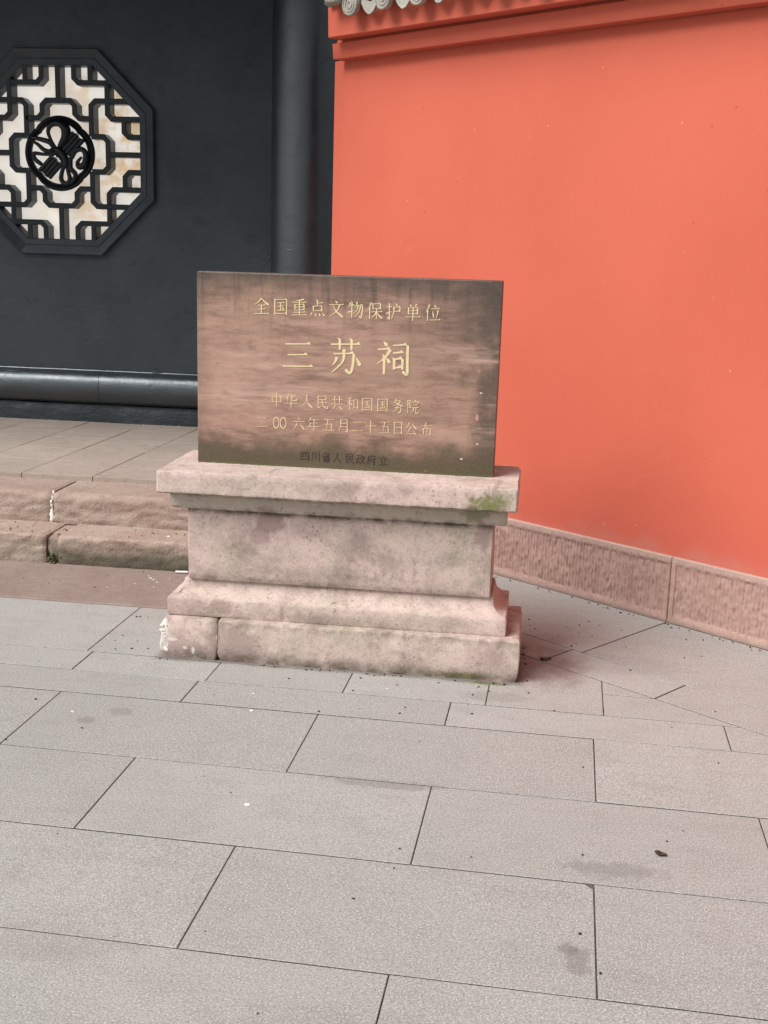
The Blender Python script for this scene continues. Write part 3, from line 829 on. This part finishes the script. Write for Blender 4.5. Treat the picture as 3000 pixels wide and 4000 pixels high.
# the eave of the gate building out of view, its reach set to darken the upper wall
mk('unseen_soffit', box(-6.5, .75, 1.68, 3.32, 3.37, 3.44), M['wood'], gate)
for i in range(12):
    x = -6.2+i*.6; mk('unseen_rafter', box(x, x+.08, 1.66, 3.31, 3.29, 3.369), M['wood'], gate)
mk('unseen_fascia', box(-6.5, .75, 1.60, 1.655, 3.30, 3.56), M['wood'], gate)
mk('unseen_roof_slope', ([(-6.5, 1.45, 3.58), (.9, 1.45, 3.58), (.9, 3.9, 4.7), (-6.5, 3.9, 4.7), (-6.5, 1.45, 3.565), (.9, 1.45, 3.565), (.9, 3.9, 4.66), (-6.5, 3.9, 4.66)],
   [(0, 1, 2, 3), (7, 6, 5, 4), (0, 4, 5, 1), (1, 5, 6, 2), (2, 6, 7, 3), (3, 7, 4, 0)]), M['rooft'], gate)

# column at the corner
colm = empty('column', (-.20, 3.0, .32), 'round black lacquered column in the corner between the black wall and the red wall', 'column')
V = []; F = []; seg = 48; nr = 90
for i in range(nr+1):
    z = .36+3.0*i/nr
    for k in range(seg):
        a = 2*math.pi*k/seg; r = .207+.0016*mn.noise(Vector((math.cos(a)*3, math.sin(a)*3, z*2)))+.0009*mn.noise(Vector((math.cos(a)*9, math.sin(a)*9, z*8)))
        V.append((-.20+math.cos(a)*r, 3.0+math.sin(a)*r, z))
for i in range(nr):
    for k in range(seg): F.append((i*seg+k, i*seg+(k+1) % seg, (i+1)*seg+(k+1) % seg, (i+1)*seg+k))
mk('shaft', (V, F), M['gloss'], colm, 60)
mk('column_base', lathe([(.25, .0), (.27, .01), (.285, .03), (.27, .05), (.23, .06), (.2, .06)], (-.20, 3.0, .3205), seg=40), M['tile'], colm, 40)

# ---------------------------------------------------------------- red wall
rw = empty('red_wall', (WP(0, .1, 0)[0], WP(0, .1, 0)[1], 0), 'coral red plastered wall with a combed stone base and grey tile coping, right of the column', 'wall')
def wprism(t0, t1, prof, n=1, wob=0, seed=0):
    """prof = closed (off, z) loop extruded along the wall"""
    V = []; F = []; m = len(prof)
    for i in range(n+1):
        t = t0+(t1-t0)*i/n
        for k, (o, z) in enumerate(prof):
            w = wob*nz((t, o, z), 2.2, seed); V.append(WP(t, o+w, z))
    for i in range(n):
        for k in range(m): F.append((i*m+k, (i+1)*m+k, (i+1)*m+(k+1) % m, i*m+(k+1) % m))
    F += [tuple(range(m)), tuple(reversed(range(n*m, n*m+m)))]
    return V, F
TR = 5.5
zs = [.283+(2.428-.283)*i/16 for i in range(17)]
mk('wall_panel', wprism(-1.165, TR, [(.014, z) for z in zs]+[(.30, 2.428), (.30, .283)], 60, .004, 4), M['red'], rw, 40)
mk('corner_strip', wprism(-1.250, -1.166, [(.030, .283), (.030, 2.44), (.298, 2.44), (.298, .283)]), M['red'], rw)
mk('cornice', wprism(-1.175, TR, [(-.048, 2.434), (-.052, 2.438), (-.058, 2.500), (-.060, 2.506), (.296, 2.512), (.296, 2.434)], 50, .002), M['red'], rw, 40)
mk('cornice', wprism(-1.125, TR, [(-.125, 2.520), (-.129, 2.524), (-.135, 2.660), (.31, 2.660), (.31, 2.520)], 50, .002, 6), M['red'], rw, 40)
def base_stone(t0, t1):
    V = []; F = []; z0, z1 = -.012, .283
    mg = .022
    ts = [t0, t0+.003, t0+mg]; step = .0044
    n = int((t1-t0-2*mg)/step); ts += [t0+mg+(t1-t0-2*mg)*i/n for i in range(1, n)]; ts += [t1-mg, t1-.003, t1]
    zl = [z0, .004, .022] + [.022+(z1-.05)*i/24 for i in range(1, 24)] + [z1-.028, z1-.003, z1]
    for i, t in enumerate(ts):
        for j, z in enumerate(zl):
            o = 0.0
            inner = (t0+mg < t < t1-mg+1e-6) and (.022 < z < z1-.028)
            if inner:
                ph = (t+.005*nz((t, 0, z), 34, 2))/.0175*2*math.pi
                o = .0075 - .0065*(.5+.5*math.cos(ph))**1.5*(.6+.8*abs(nz((t*2, 0, z), 20, 5))) + .0045*nz((t, 1, z), 60, 1)
            if i in (0, len(ts)-1) or j in (0, len(zl)-1): o += .004
            V.append(WP(t, o-.002, z))
    m = len(zl)
    for i in range(len(ts)-1):
        for j in range(m-1): F.append((i*m+j, (i+1)*m+j, (i+1)*m+j+1, i*m+j+1))
    # top, ends, back
    b = len(V); V += [WP(t0, .28, z0), WP(t1, .28, z0), WP(t1, .28, z1), WP(t0, .28, z1)]
    L = (len(ts)-1)*m
    F.append(tuple([i*m+m-1 for i in range(len(ts))]+[b+2, b+3]))
    F.append(tuple([j for j in range(m)][::1]+[b+3, b]))
    F.append(tuple([L+j for j in range(m)][::-1]+[b+1, b+2]))
    return V, F
for t0, t1 in ((-1.24, -.252), (-.249, .9595), (.9625, 2.16), (2.163, 3.36), (3.363, 4.4), (4.403, 5.5)):
    mk('base_stone', base_stone(t0, t1), M['base'], rw, 35)

mk('cornice_backing', wprism(-1.16, TR, [(.016, 2.42), (.016, 2.439), (-.040, 2.4395), (-.040, 2.523), (.28, 2.523), (.28, 2.42)]), M['red'], rw)
# tile coping: barrel tiles with round faces, pan tiles with drip lips
slope = math.radians(24)
def wv(t, o, z): return Vector(WP(t, o, z))
axv = (Vector((*WN, 0))*math.cos(slope)+Vector((0, 0, 1))*math.sin(slope)).normalized()
TZ = 2.637; TO = -.215
face_me = barrel_me = drip_me = pan_me = None
nt = 27
mb = MB()
for i in range(26): mb.add(lump(WP(-.985+random.uniform(-.05, .07), -.19+random.uniform(-.02, .09), 2.675+random.uniform(-.012, .06)), random.uniform(.018, .034), i*3.1, 1.2, 1, .9, n=6))
mk('end_mortar', mb.get(), M['rooft'], rw, 60)
for k in range(0, nt):
    t = -.887+.2222*k
    c = wv(t, TO, TZ + .004*math.sin(k*2.1))
    # round face with concentric rings
    prof = [(.048, .03), (.052, .004), (.050, 0), (.044, -.002), (.041, .003), (.036, .003), (.034, -.001), (.028, -.001), (.026, .004), (.020, .004), (.018, 0), (.011, -.001), (.009, .003), (.0, .003)]
    fc = lathe(prof, c, Vector((*WN, 0)), 20)
    V, F = fc
    V = [p+Vector((*WD, 0))*nz(p, 30, k)*.003+Vector((0, 0, 1))*nz(p, 28, k+4)*.003 for p in V]
    o = mk('round_tile_face', (V, F), M['rooft'], rw, 40)
    # barrel behind
    V = []; F = []
    for i in range(8):
        p = c + axv*(.02+i*.07)
        for q in range(9):
            a = math.pi*q/8; V.append(p + Vector((*WD, 0))*math.cos(a)*.049 + Vector((0, 0, 1))*(math.sin(a)*.049) + Vector((0, 0, 1))*(.003*(i % 2)))
    for i in range(7):
        for q in range(8): F.append((i*9+q, i*9+q+1, (i+1)*9+q+1, (i+1)*9+q))
    mk('barrel_tile', (V, F), M['rooft'], rw, 50)
    if k >= 0 or True:
        tm = t+.111 if k >= 0 else -.945
        hw = .058 if k >= 0 else .035
        V = []; F = []; nn_ = 12
        for i in range(nn_+1):
            s_ = -1+2*i/nn_
            top = -.030+.030*s_*s_; bot = top-.030-.028*(1-abs(s_)**1.6)
            for dz, dy in ((top, 0), (top, .012), (bot, .006), (bot, -.008)):
                V.append(wv(tm+s_*hw, TO+.035+dy, TZ+.035+dz + .004*nz((tm+s_, 0, dz), 12, k)))
        for i in range(nn_):
            for q in range(4): F.append((i*4+q, (i+1)*4+q, (i+1)*4+(q+1) % 4, i*4+(q+1) % 4))
        F += [(3, 2, 1, 0), tuple(nn_*4+q for q in range(4))]
        mk('drip_tile', (V, F), M['rooft'], rw, 50)
        V = []; F = []
        for i in range(8):
            p = wv(tm, TO+.045, TZ+.02)+axv*(i*.07)
            for q in range(7):
                s_ = -1+2*q/6; V.append(p+Vector((*WD, 0))*s_*(hw+.012)+Vector((0, 0, 1))*(.028*s_*s_-.004*(i % 2)))
        for i in range(7):
            for q in range(6): F.append((i*7+q, i*7+q+1, (i+1)*7+q+1, (i+1)*7+q))
        mk('pan_tile', (V, F), M['rooft'], rw, 50)
mk('roof_bed', wprism(-1.10, TR, [(-.16, 2.661), (-.16, 2.69), (.20, 2.86), (.30, 2.86), (.30, 2.661)], 4), M['rooft'], rw)
mk('ridge', wprism(-1.10, TR, [(.20, 2.861), (.19, 2.96), (.25, 3.0), (.33, 2.96), (.32, 2.861)], 4), M['rooft'], rw)

# ---------------------------------------------------------------- the monument
mon = empty('stone_monument', (.55, 0, 0), 'stone monument: brown inscribed plaque standing on a stepped pale pink pedestal', 'monument')
mk('plinth', ring_block(.122, 1.236, -.185, .262, [(.012, -.013), (.010, .0), (.004, .018), (.0, .04), (.0, .085), (.001, .13), (.002, .150), (.005, .156), (.012, .159), (.05, .1595)], .022, .0014, .008, 3, .003), M['monument'], mon, 42,
   label='broad bottom block of the pedestal')
mk('plinth_corner', ring_block(-.097, .1245, -.1845, .262, [(.012, -.013), (.010, .0), (.004, .02), (.0, .05), (.002, .075), (.001, .10), (.003, .135), (.007, .150), (.014, .156), (.05, .158)], .015, .0022, .018, 9, .006), M['monument'], mon, 42,
   label='broken left corner block of the plinth patched with white mortar')
mb = MB()
for i in range(14):
    zz = random.choice((.112, .105, .12, .06, .05, .045, .03))+random.uniform(-.016, .016)
    mb.add(lump((-.083+random.uniform(-.008, .02), -.1835+random.uniform(-.002, .003), zz), random.uniform(.003, .008), i, 1.2, .14, 1.1, n=4))
mk('mortar_patch', mb.get(), M['mortar'], mon, 60, kind='stuff')
cy = [(0, .158)]
cyma = [(.0015, .160), (.0, .166), (.0, .218), (.002, .226)]
ins0, ins1 = .004, .052
for i in range(9):
    a = i/8; cyma.append((ins0+(ins1-ins0)*(math.sin(a*math.pi/2)**1.25), .229+.048*(1-math.cos(a*math.pi/2))))
cyma += [(.0530, .281), (.0535, .288), (.057, .2925), (.075, .2935)]
mk('base_moulding', ring_block(-.079, 1.182, -.148, .226, cyma, .022, .0010, .006, 5, .003), M['monument'], mon, 38)
mk('die', ring_block(-.007, 1.117, -.110, .186, [(.0025, .292), (0, .296), (0, .36), (0, .42), (0, .50), (0, .561), (.002, .5645)], .025, .0008, .003, 7, .003), M['monument'], mon, 38)
mk('neck_moulding', ring_block(-.069, 1.164, -.130, .212, [(.004, .5650), (.0, .569), (0, .60), (0, .6245), (.003, .6275), (.03, .6302)], .02, .0012, .006, 12, .003), M['monument'], mon, 38)
mk('cap', ring_block(-.097, 1.200, -.201, .257, [(.03, .6305), (.006, .631), (0, .637), (0, .66), (0, .69), (.0, .709), (.0035, .7142), (.04, .7150)], .02, .0013, .009, 15, .006), M['monument'], mon, 42)
plq = mk('plaque', ring_block(0, 1.104, 0, .103, [(.0, .716), (.0, .90), (.0, 1.1), (.0, 1.3), (.0, 1.412), (.003, 1.4155)], .05, .00015, .0012, 21, .002), M['plaque'], mon, 38)
mb = MB()
for i in range(150):
    x = random.uniform(.0, 1.10); mb.add(lump((x, -.001, .7150), random.uniform(.001, .0030), i, 2.2, .7, .55, n=3))
mk('moss_line', mb.get(), M['mossm'], mon, kind='stuff')

# characters, each written stroke by stroke on a 100 x 100 square (y down)
CH = {
'全': 'P50,4 32,24 6,42|N50,4 68,24 95,42|H28,44 72|H26,66 74|V50,44 92|H6,92 94',
'国': 'V14,8 95|H14,10 86|V86,8 96|H28,29 72|H32,48 68|H26,72 74|V50,29 72|D60,54 69,64|H14,89 86',
'重': 'P78,4 50,10 24,12|H8,22 92|V22,34 66|H22,34 78|V78,34 66|H22,49 78|H22,65 78|V50,10 92|H14,78 86|H6,93 94',
'点': 'V48,4 36|H48,20 84|V24,37 68|H24,38 76|V76,37 68|H24,64 76|P16,76 12,86 6,95|D36,78 42,93|D58,77 66,93|D78,75 94,92',
'文': 'D44,3 55,18|H6,26 94|P70,27 54,60 8,96|N28,30 52,66 94,96',
'物': 'P16,10 14,24 6,38|H12,26 42|V27,5 96|R4,66 44,52|P58,5 54,24 42,44|H52,24 92|G92,24 90,60 84,94 73,86|P66,25 58,50 40,72|P80,25 70,62 44,94',
'保': 'P28,5 20,26 5,50|V19,32 96|V38,10 42|H38,11 84|V84,10 42|H38,38 84|H30,56 96|V61,38 97|P59,57 48,76 28,92|N63,57 76,76 96,92',
'护': 'H6,26 40|G24,5 24,60 24,94 13,84|R4,64 42,50|D62,4 72,18|V88,24 52|H52,25 88|H52,49 88|P52,25 50,62 38,96',
'单': 'D30,4 40,18|P70,3 66,11 58,20|V22,24 61|H22,25 78|V78,24 61|H22,41 78|H22,58 78|V50,24 98|H5,76 95',
'位': 'P28,5 20,28 5,52|V19,34 96|D60,4 69,19|H38,27 92|D48,38 57,76|P82,34 78,60 69,86|H32,90 97',
'三': 'H14,15 86|H20,50 78|H6,88 94',
'苏': 'H5,18 95|V32,3 33|V68,3 33|H14,44 76|G76,44 73,78 65,97 50,87|P46,32 42,66 8,98|P24,54 20,66 10,78|D82,52 96,76',
'祠': 'D22,3 33,15|H6,25 42|P42,25 28,48 4,68|V25,42 97|D31,50 42,64|H50,12 90|G92,12 92,60 92,95 78,86|H50,34 80|V54,50 82|H54,52 78|V78,51 82|H54,77 78',
'中': 'V16,26 66|H16,27 84|V84,26 66|H16,62 84|V50,4 98',
'华': 'P34,4 24,24 6,44|V24,20 54|P84,8 66,24 44,34|G56,5 56,46 90,48 93,34|H5,70 95|V50,52 98',
'人': 'P50,5 46,48 5,95|N50,30 62,66 96,95',
'民': 'H20,10 80|V80,10 37|H20,34 80|V20,10 92|R20,92 46,78|H20,56 90|G50,34 60,74 90,95 93,78',
'共': 'V32,5 60|V68,5 60|H10,28 90|H5,60 95|P38,68 28,84 10,97|D62,68 90,96',
'和': 'P44,6 28,14 10,18|H4,34 52|V28,13 97|P27,36 18,56 4,74|D30,44 46,60|V60,24 84|H60,25 90|V90,24 86|H60,76 90',
'务': 'P40,3 30,22 12,38|H34,16 72|P72,16 54,38 8,54|N32,22 56,40 94,52|H22,64 78|G78,64 76,84 68,98 55,90|P48,52 44,76 14,98',
'院': 'V12,8 97|H12,10 34|G34,10 22,32 34,50 20,60|D64,2 72,13|P44,16 44,22 40,30|H44,18 94|P94,18 91,24 86,31|H52,38 86|H42,56 96|P58,56 54,80 36,97|G76,56 76,92 94,93 96,78',
'二': 'H18,22 82|H6,82 94',
'0': 'O',
'六': 'D44,4 55,21|H5,36 95|P36,50 26,74 6,95|D60,50 94,94',
'年': 'P30,3 22,22 8,38|H26,18 88|H26,42 84|V26,42 68|H4,68 96|V56,18 98',
'五': 'H12,12 88|P44,12 40,50 33,90|H18,46 74|V73,46 90|H5,90 95',
'月': 'P28,8 27,60 8,97|H28,9 78|G78,8 78,60 78,95 65,87|H28,34 78|H28,58 78',
'十': 'H5,46 95|V50,4 97',
'日': 'V22,8 95|H22,10 78|V78,8 95|H22,50 78|H22,88 78',
'公': 'P36,8 26,34 5,56|N60,6 72,34 96,54|P46,42 36,66 18,86|H18,88 80|D66,62 88,94',
'布': 'H6,24 94|P44,4 34,40 5,72|V28,46 87|H28,47 80|G80,46 80,70 80,86 69,79|V54,30 98',
'四': 'V12,16 93|H12,18 88|V88,16 93|H12,84 88|P38,18 36,46 23,62|G60,18 60,50 66,54 75,54',
'川': 'P20,10 20,60 7,94|V50,14 78|V84,8 97',
'省': 'V50,3 27|P28,10 22,22 9,34|D70,12 88,27|P76,22 52,42 6,56|V30,46 97|H30,47 78|V78,46 97|H30,62 78|H30,76 78|H30,91 78',
'政': 'H4,12 50|V28,12 84|H28,42 48|V12,40 84|R4,87 52,76|P66,4 60,28 47,46|H62,26 94|P84,27 76,66 44,97|N60,40 74,72 97,96',
'府': 'D50,1 59,13|H14,18 94|P17,18 16,60 4,95|P40,28 34,44 21,60|V32,46 95|H46,44 94|G78,28 78,60 78,94 65,87|D52,56 61,71',
'立': 'D46,3 57,18|H12,28 88|D32,42 41,80|P72,38 66,62 59,86|H5,90 95'}
def ribbonpoly(pts, ws):
    V = []; F = []; n = len(pts)
    for i in range(n):
        a = Vector(pts[max(i-1, 0)]); b = Vector(pts[min(i+1, n-1)]); t = (b-a).normalized(); nn_ = Vector((-t.y, t.x))*ws[i]/2; p = Vector(pts[i])
        V += [p+nn_, p-nn_]
    for i in range(n-1): F.append((2*i, 2*i+1, 2*i+3, 2*i+2))
    return V, F
def char_geo(s, wt):
    out = []
    for st in s.split('|'):
        k = st[0]
        if k == 'O':
            pts = [(50+40*math.cos(a), 50+46*math.sin(a)) for a in [2*math.pi*i/28 for i in range(29)]]
            out.append(ribbonpoly(pts, [wt*(1.5 if abs(math.cos(2*math.pi*i/28)) > .6 else 1.1) for i in range(29)])); continue
        q = [tuple(float(v) for v in w.split(',')) for w in st[1:].split(' ')]
        if k == 'H':
            (x0, y0), x1 = q[0], q[1][0]; h = wt*.62
            out.append(([Vector(p) for p in ((x0, y0-h*.2), (x0, y0+h*.8), (x1-2, y0+h*.3-1.4), (x1+1, y0+h*.4-1), (x1-wt*.7, y0-h-wt*.75), (x1-wt*2, y0-h*.6-1))], [(0, 1, 2, 5), (5, 2, 3, 4)]))
        elif k == 'V':
            (x0, y0), y1 = q[0], q[1][0]; w = wt*.62
            out.append(([Vector(p) for p in ((x0-w*1.5, y0-wt*.5), (x0+w, y0+wt*.3), (x0+w*.85, y1-1), (x0-w*.7, y1+1.5), (x0-w*.9, y0+wt))], [(0, 1, 4), (1, 2, 3, 4)]))
        elif k == 'D':
            out.append(ribbonpoly([q[0], tuple((a*.45+b*.55) for a, b in zip(*q)), tuple((a*.12+b*.88) for a, b in zip(*q)), q[1]], [wt*.3, wt*1.35, wt*1.6, wt*.5]))
        elif k == 'R':
            out.append(ribbonpoly([q[0], q[1]], [wt*1.3, wt*.3]))
        else:
            pl = smoothline(q, 5); n = len(pl)-1
            if k == 'P': ws = [wt*(1.35*(1-i/n)+.25) for i in range(n+1)]
            elif k == 'N': ws = [wt*(.35+1.5*min(1, i/n/.82)) if i/n < .85 else wt*(1.85-1.5*(i/n-.85)/.15) for i in range(n+1)]
            else: ws = [wt*1.15]*n+[wt*.3]
            out.append(ribbonpoly(pl, ws))
    return out
def write(ch, cx, cz, w, h, mat, wt, lab=None):
    V = []; F = []; y = -.0008
    for i, (sv, sf) in enumerate(char_geo(CH[ch], wt)):
        b = len(V); yy = -.0010-.00007*i
        P3 = [(cx+(p.x-50)/100*w, yy, cz+(50-p.y)/100*h) for p in sv]
        V += P3 + [(a, .0004, c) for a, _, c in P3]; m = len(sv)
        cnt = {}
        for f in sf:
            F.append(tuple(b+j for j in f))
            for e in zip(f, f[1:]+f[:1]): cnt[e] = 1
        for (p, q) in cnt:
            if (q, p) not in cnt: F.append((b+p, b+q, b+m+q, b+m+p))
    o = mk('character', (V, F), mat, plq)
    if lab: o['label'] = lab
TXT = [('全',.2403,1.2983,.0605,.0634),('国',.3104,1.2998,.0603,.0632),('重',.3797,1.2997,.0600,.0631),('点',.4458,1.2986,.0598,.0630),('文',.5140,1.2986,.0596,.0629),('物',.5841,1.2982,.0593,.0628),('保',.6534,1.2972,.0591,.0627),('护',.7209,1.2972,.0588,.0625),('单',.7906,1.2963,.0586,.0624),('位',.8610,1.2973,.0583,.0622),
('三',.3764,1.1295,.1283,.1104),('苏',.5505,1.1325,.1193,.1298),('祠',.7235,1.1311,.1256,.1242),
('中',.2987,.9622,.0488,.0532),('华',.3533,.9618,.0487,.0531),('人',.4112,.9616,.0486,.0530),('民',.4680,.9614,.0484,.0529),('共',.5236,.9611,.0483,.0529),('和',.5810,.9609,.0481,.0528),('国',.6347,.9606,.0479,.0527),('国',.6907,.9604,.0478,.0526),('务',.7456,.9601,.0476,.0525),('院',.8013,.9598,.0474,.0524),
('二',.2446,.8774,.0492,.0517),('0',.2980,.8776,.0261,.0438),('0',.3241,.8777,.0261,.0438),('六',.3824,.8780,.0489,.0515),('年',.4369,.8783,.0487,.0514),('五',.4938,.8785,.0485,.0513),('月',.5495,.8788,.0484,.0512),('二',.5999,.8790,.0482,.0512),('十',.6496,.8793,.0480,.0511),('五',.7033,.8795,.0480,.0510),('日',.7502,.8798,.0478,.0509),('公',.7975,.8800,.0476,.0509),('布',.8543,.8802,.0475,.0508),
('四',.4064,.7599,.0365,.0395),('川',.4482,.7594,.0364,.0395),('省',.4872,.7587,.0363,.0394),('人',.5278,.7582,.0363,.0395),('民',.5739,.7579,.0362,.0394),('政',.6142,.7573,.0361,.0393),('府',.6555,.7568,.0360,.0393),('立',.6993,.7565,.0359,.0393)]
for i, (ch, cx, cz, w, h) in enumerate(TXT):
    mat = M['gold'] if i < 13 else (M['goldworn'] if i < 36 else M['carve'])
    wt = 5.6 if i < 10 else (6.5 if i < 13 else (5.2 if i < 36 else 6.0))
    if ch == '0': wt = 7
    write(ch, cx, cz, w, h, mat, wt)

# ---------------------------------------------------------------- small litter
crumbs = MB()
spots = []
for i in range(34): spots.append((random.gauss(1.55, .22), random.gauss(.45, .22)))
for i in range(34): spots.append((random.uniform(-.1, 1.24), -.192-abs(random.gauss(0, .010))))
for i in range(12): spots.append((1.245+abs(random.gauss(0, .015)), random.uniform(-.18, .3)))
for i in range(36):
    q = WP(random.uniform(-.1, 1.8), -.034-abs(random.gauss(0, .012)), 0); spots.append(q[:2])
for i in range(22): spots.append((random.uniform(.2, 1.3), random.uniform(-.62, -.2)))
for i in range(44): spots.append((random.uniform(-.6, 2.0), random.uniform(-2.2, -.3)))
for i in range(14): spots.append((random.uniform(-.35, -.1), random.uniform(-.2, .3)))
for i, (x, y) in enumerate(spots):
    if Vector((x-WA.x, y-WA.y)).dot(WN) > -.03 or (-.10 < x < 1.238 and -.19 < y < .3): continue
    r = random.choice((.0016, .002, .0025, .003, .0036)) * (1.15 if y > 0 else 1)
    crumbs.add(lump((x, y, r*.5), r, i, random.uniform(.8, 1.6), random.uniform(.8, 1.5), .7, n=3))
for i in range(26):
    x, y = random.uniform(-1.5, -.35), random.uniform(.97, 1.15)
    crumbs.add(lump((x, y, .150), random.uniform(.002, .004), i, n=3))
for i in range(12): crumbs.add(lump((random.uniform(-1.1, -.3), random.uniform(.45, .9), .010), random.uniform(.0018, .0032), i, n=3))
tag(mk('litter', crumbs.get(), M['dark'], kind='stuff'), 'dark seeds and crumbs scattered over the grey paving')
wh = MB()
for x, y, z, r in ((-.46, .80, .009, .006), (-.44, .78, .009, .004), (-.41, .74, .009, .004), (-.37, .80, .009, .003), (-.48, .83, .009, .004), (-.40, .66, .009, .003), (-.45, 1.04, .148, .008), (-.60, .62, .009, .003), (-.5, .70, .009, .003),
                   (.36, -.62, .001, .006), (-.21, -.745, .001, .005), (.78, -.33, .001, .003), (.33, -.47, .001, .004), (.51, -1.28, .001, .007), (-.03, .05, .001, .006)):
    wh.add(lump((x, y, z), r, x*9, 1.3, .9, .35, n=4))
tag(mk('bird_droppings', wh.get(), M['white'], kind='stuff'), 'small white droppings on the slab and steps')
tag(mk('cigarette_end', tube([(-.375, .905, .0155), (-.318, .912, .0155)], .0055, 10), M['white'], smooth=60), 'white cigarette end lying at the foot of the lower step beside the pedestal', 'cigarette end')
def leaf(name, x, y, L, ang, lab, cat, z=0.0):
    V = []; F = []; n = 8
    for i in range(n+1):
        s_ = i/n; w = L*.33*math.sin(math.pi*min(1, s_*1.02+.02))**.8
        for q in (-1, -.5, 0, .5, 1):
            lx = (s_-.5)*L; ly = q*w
            zz = .0015+.10*L*abs(q)**1.6*(1+.5*math.sin(s_*9))+.12*L*(s_-.5)**2*2
            V.append((x+lx*math.cos(ang)-ly*math.sin(ang), y+lx*math.sin(ang)+ly*math.cos(ang), z+zz))
    for i in range(n):
        for q in range(4): F.append((i*5+q, (i+1)*5+q, (i+1)*5+q+1, i*5+q+1))
    b = len(V); V += [(p[0], p[1], p[2]-.0008) for p in V[:b]]
    F += [tuple(reversed([j+b for j in f])) for f in F[:]]
    tag(mk(name, (V, F), M['leaf'], smooth=60), lab, cat)
leaf('dead_leaf', 1.335, .095, .045, .3, 'curled dark dead leaf on the shaded paving right of the pedestal', 'leaf')
leaf('dead_leaf', 1.628, -1.352, .034, -.5, 'small dark crumbled leaf on the paving at lower right', 'leaf')
print('slabs', nslab)
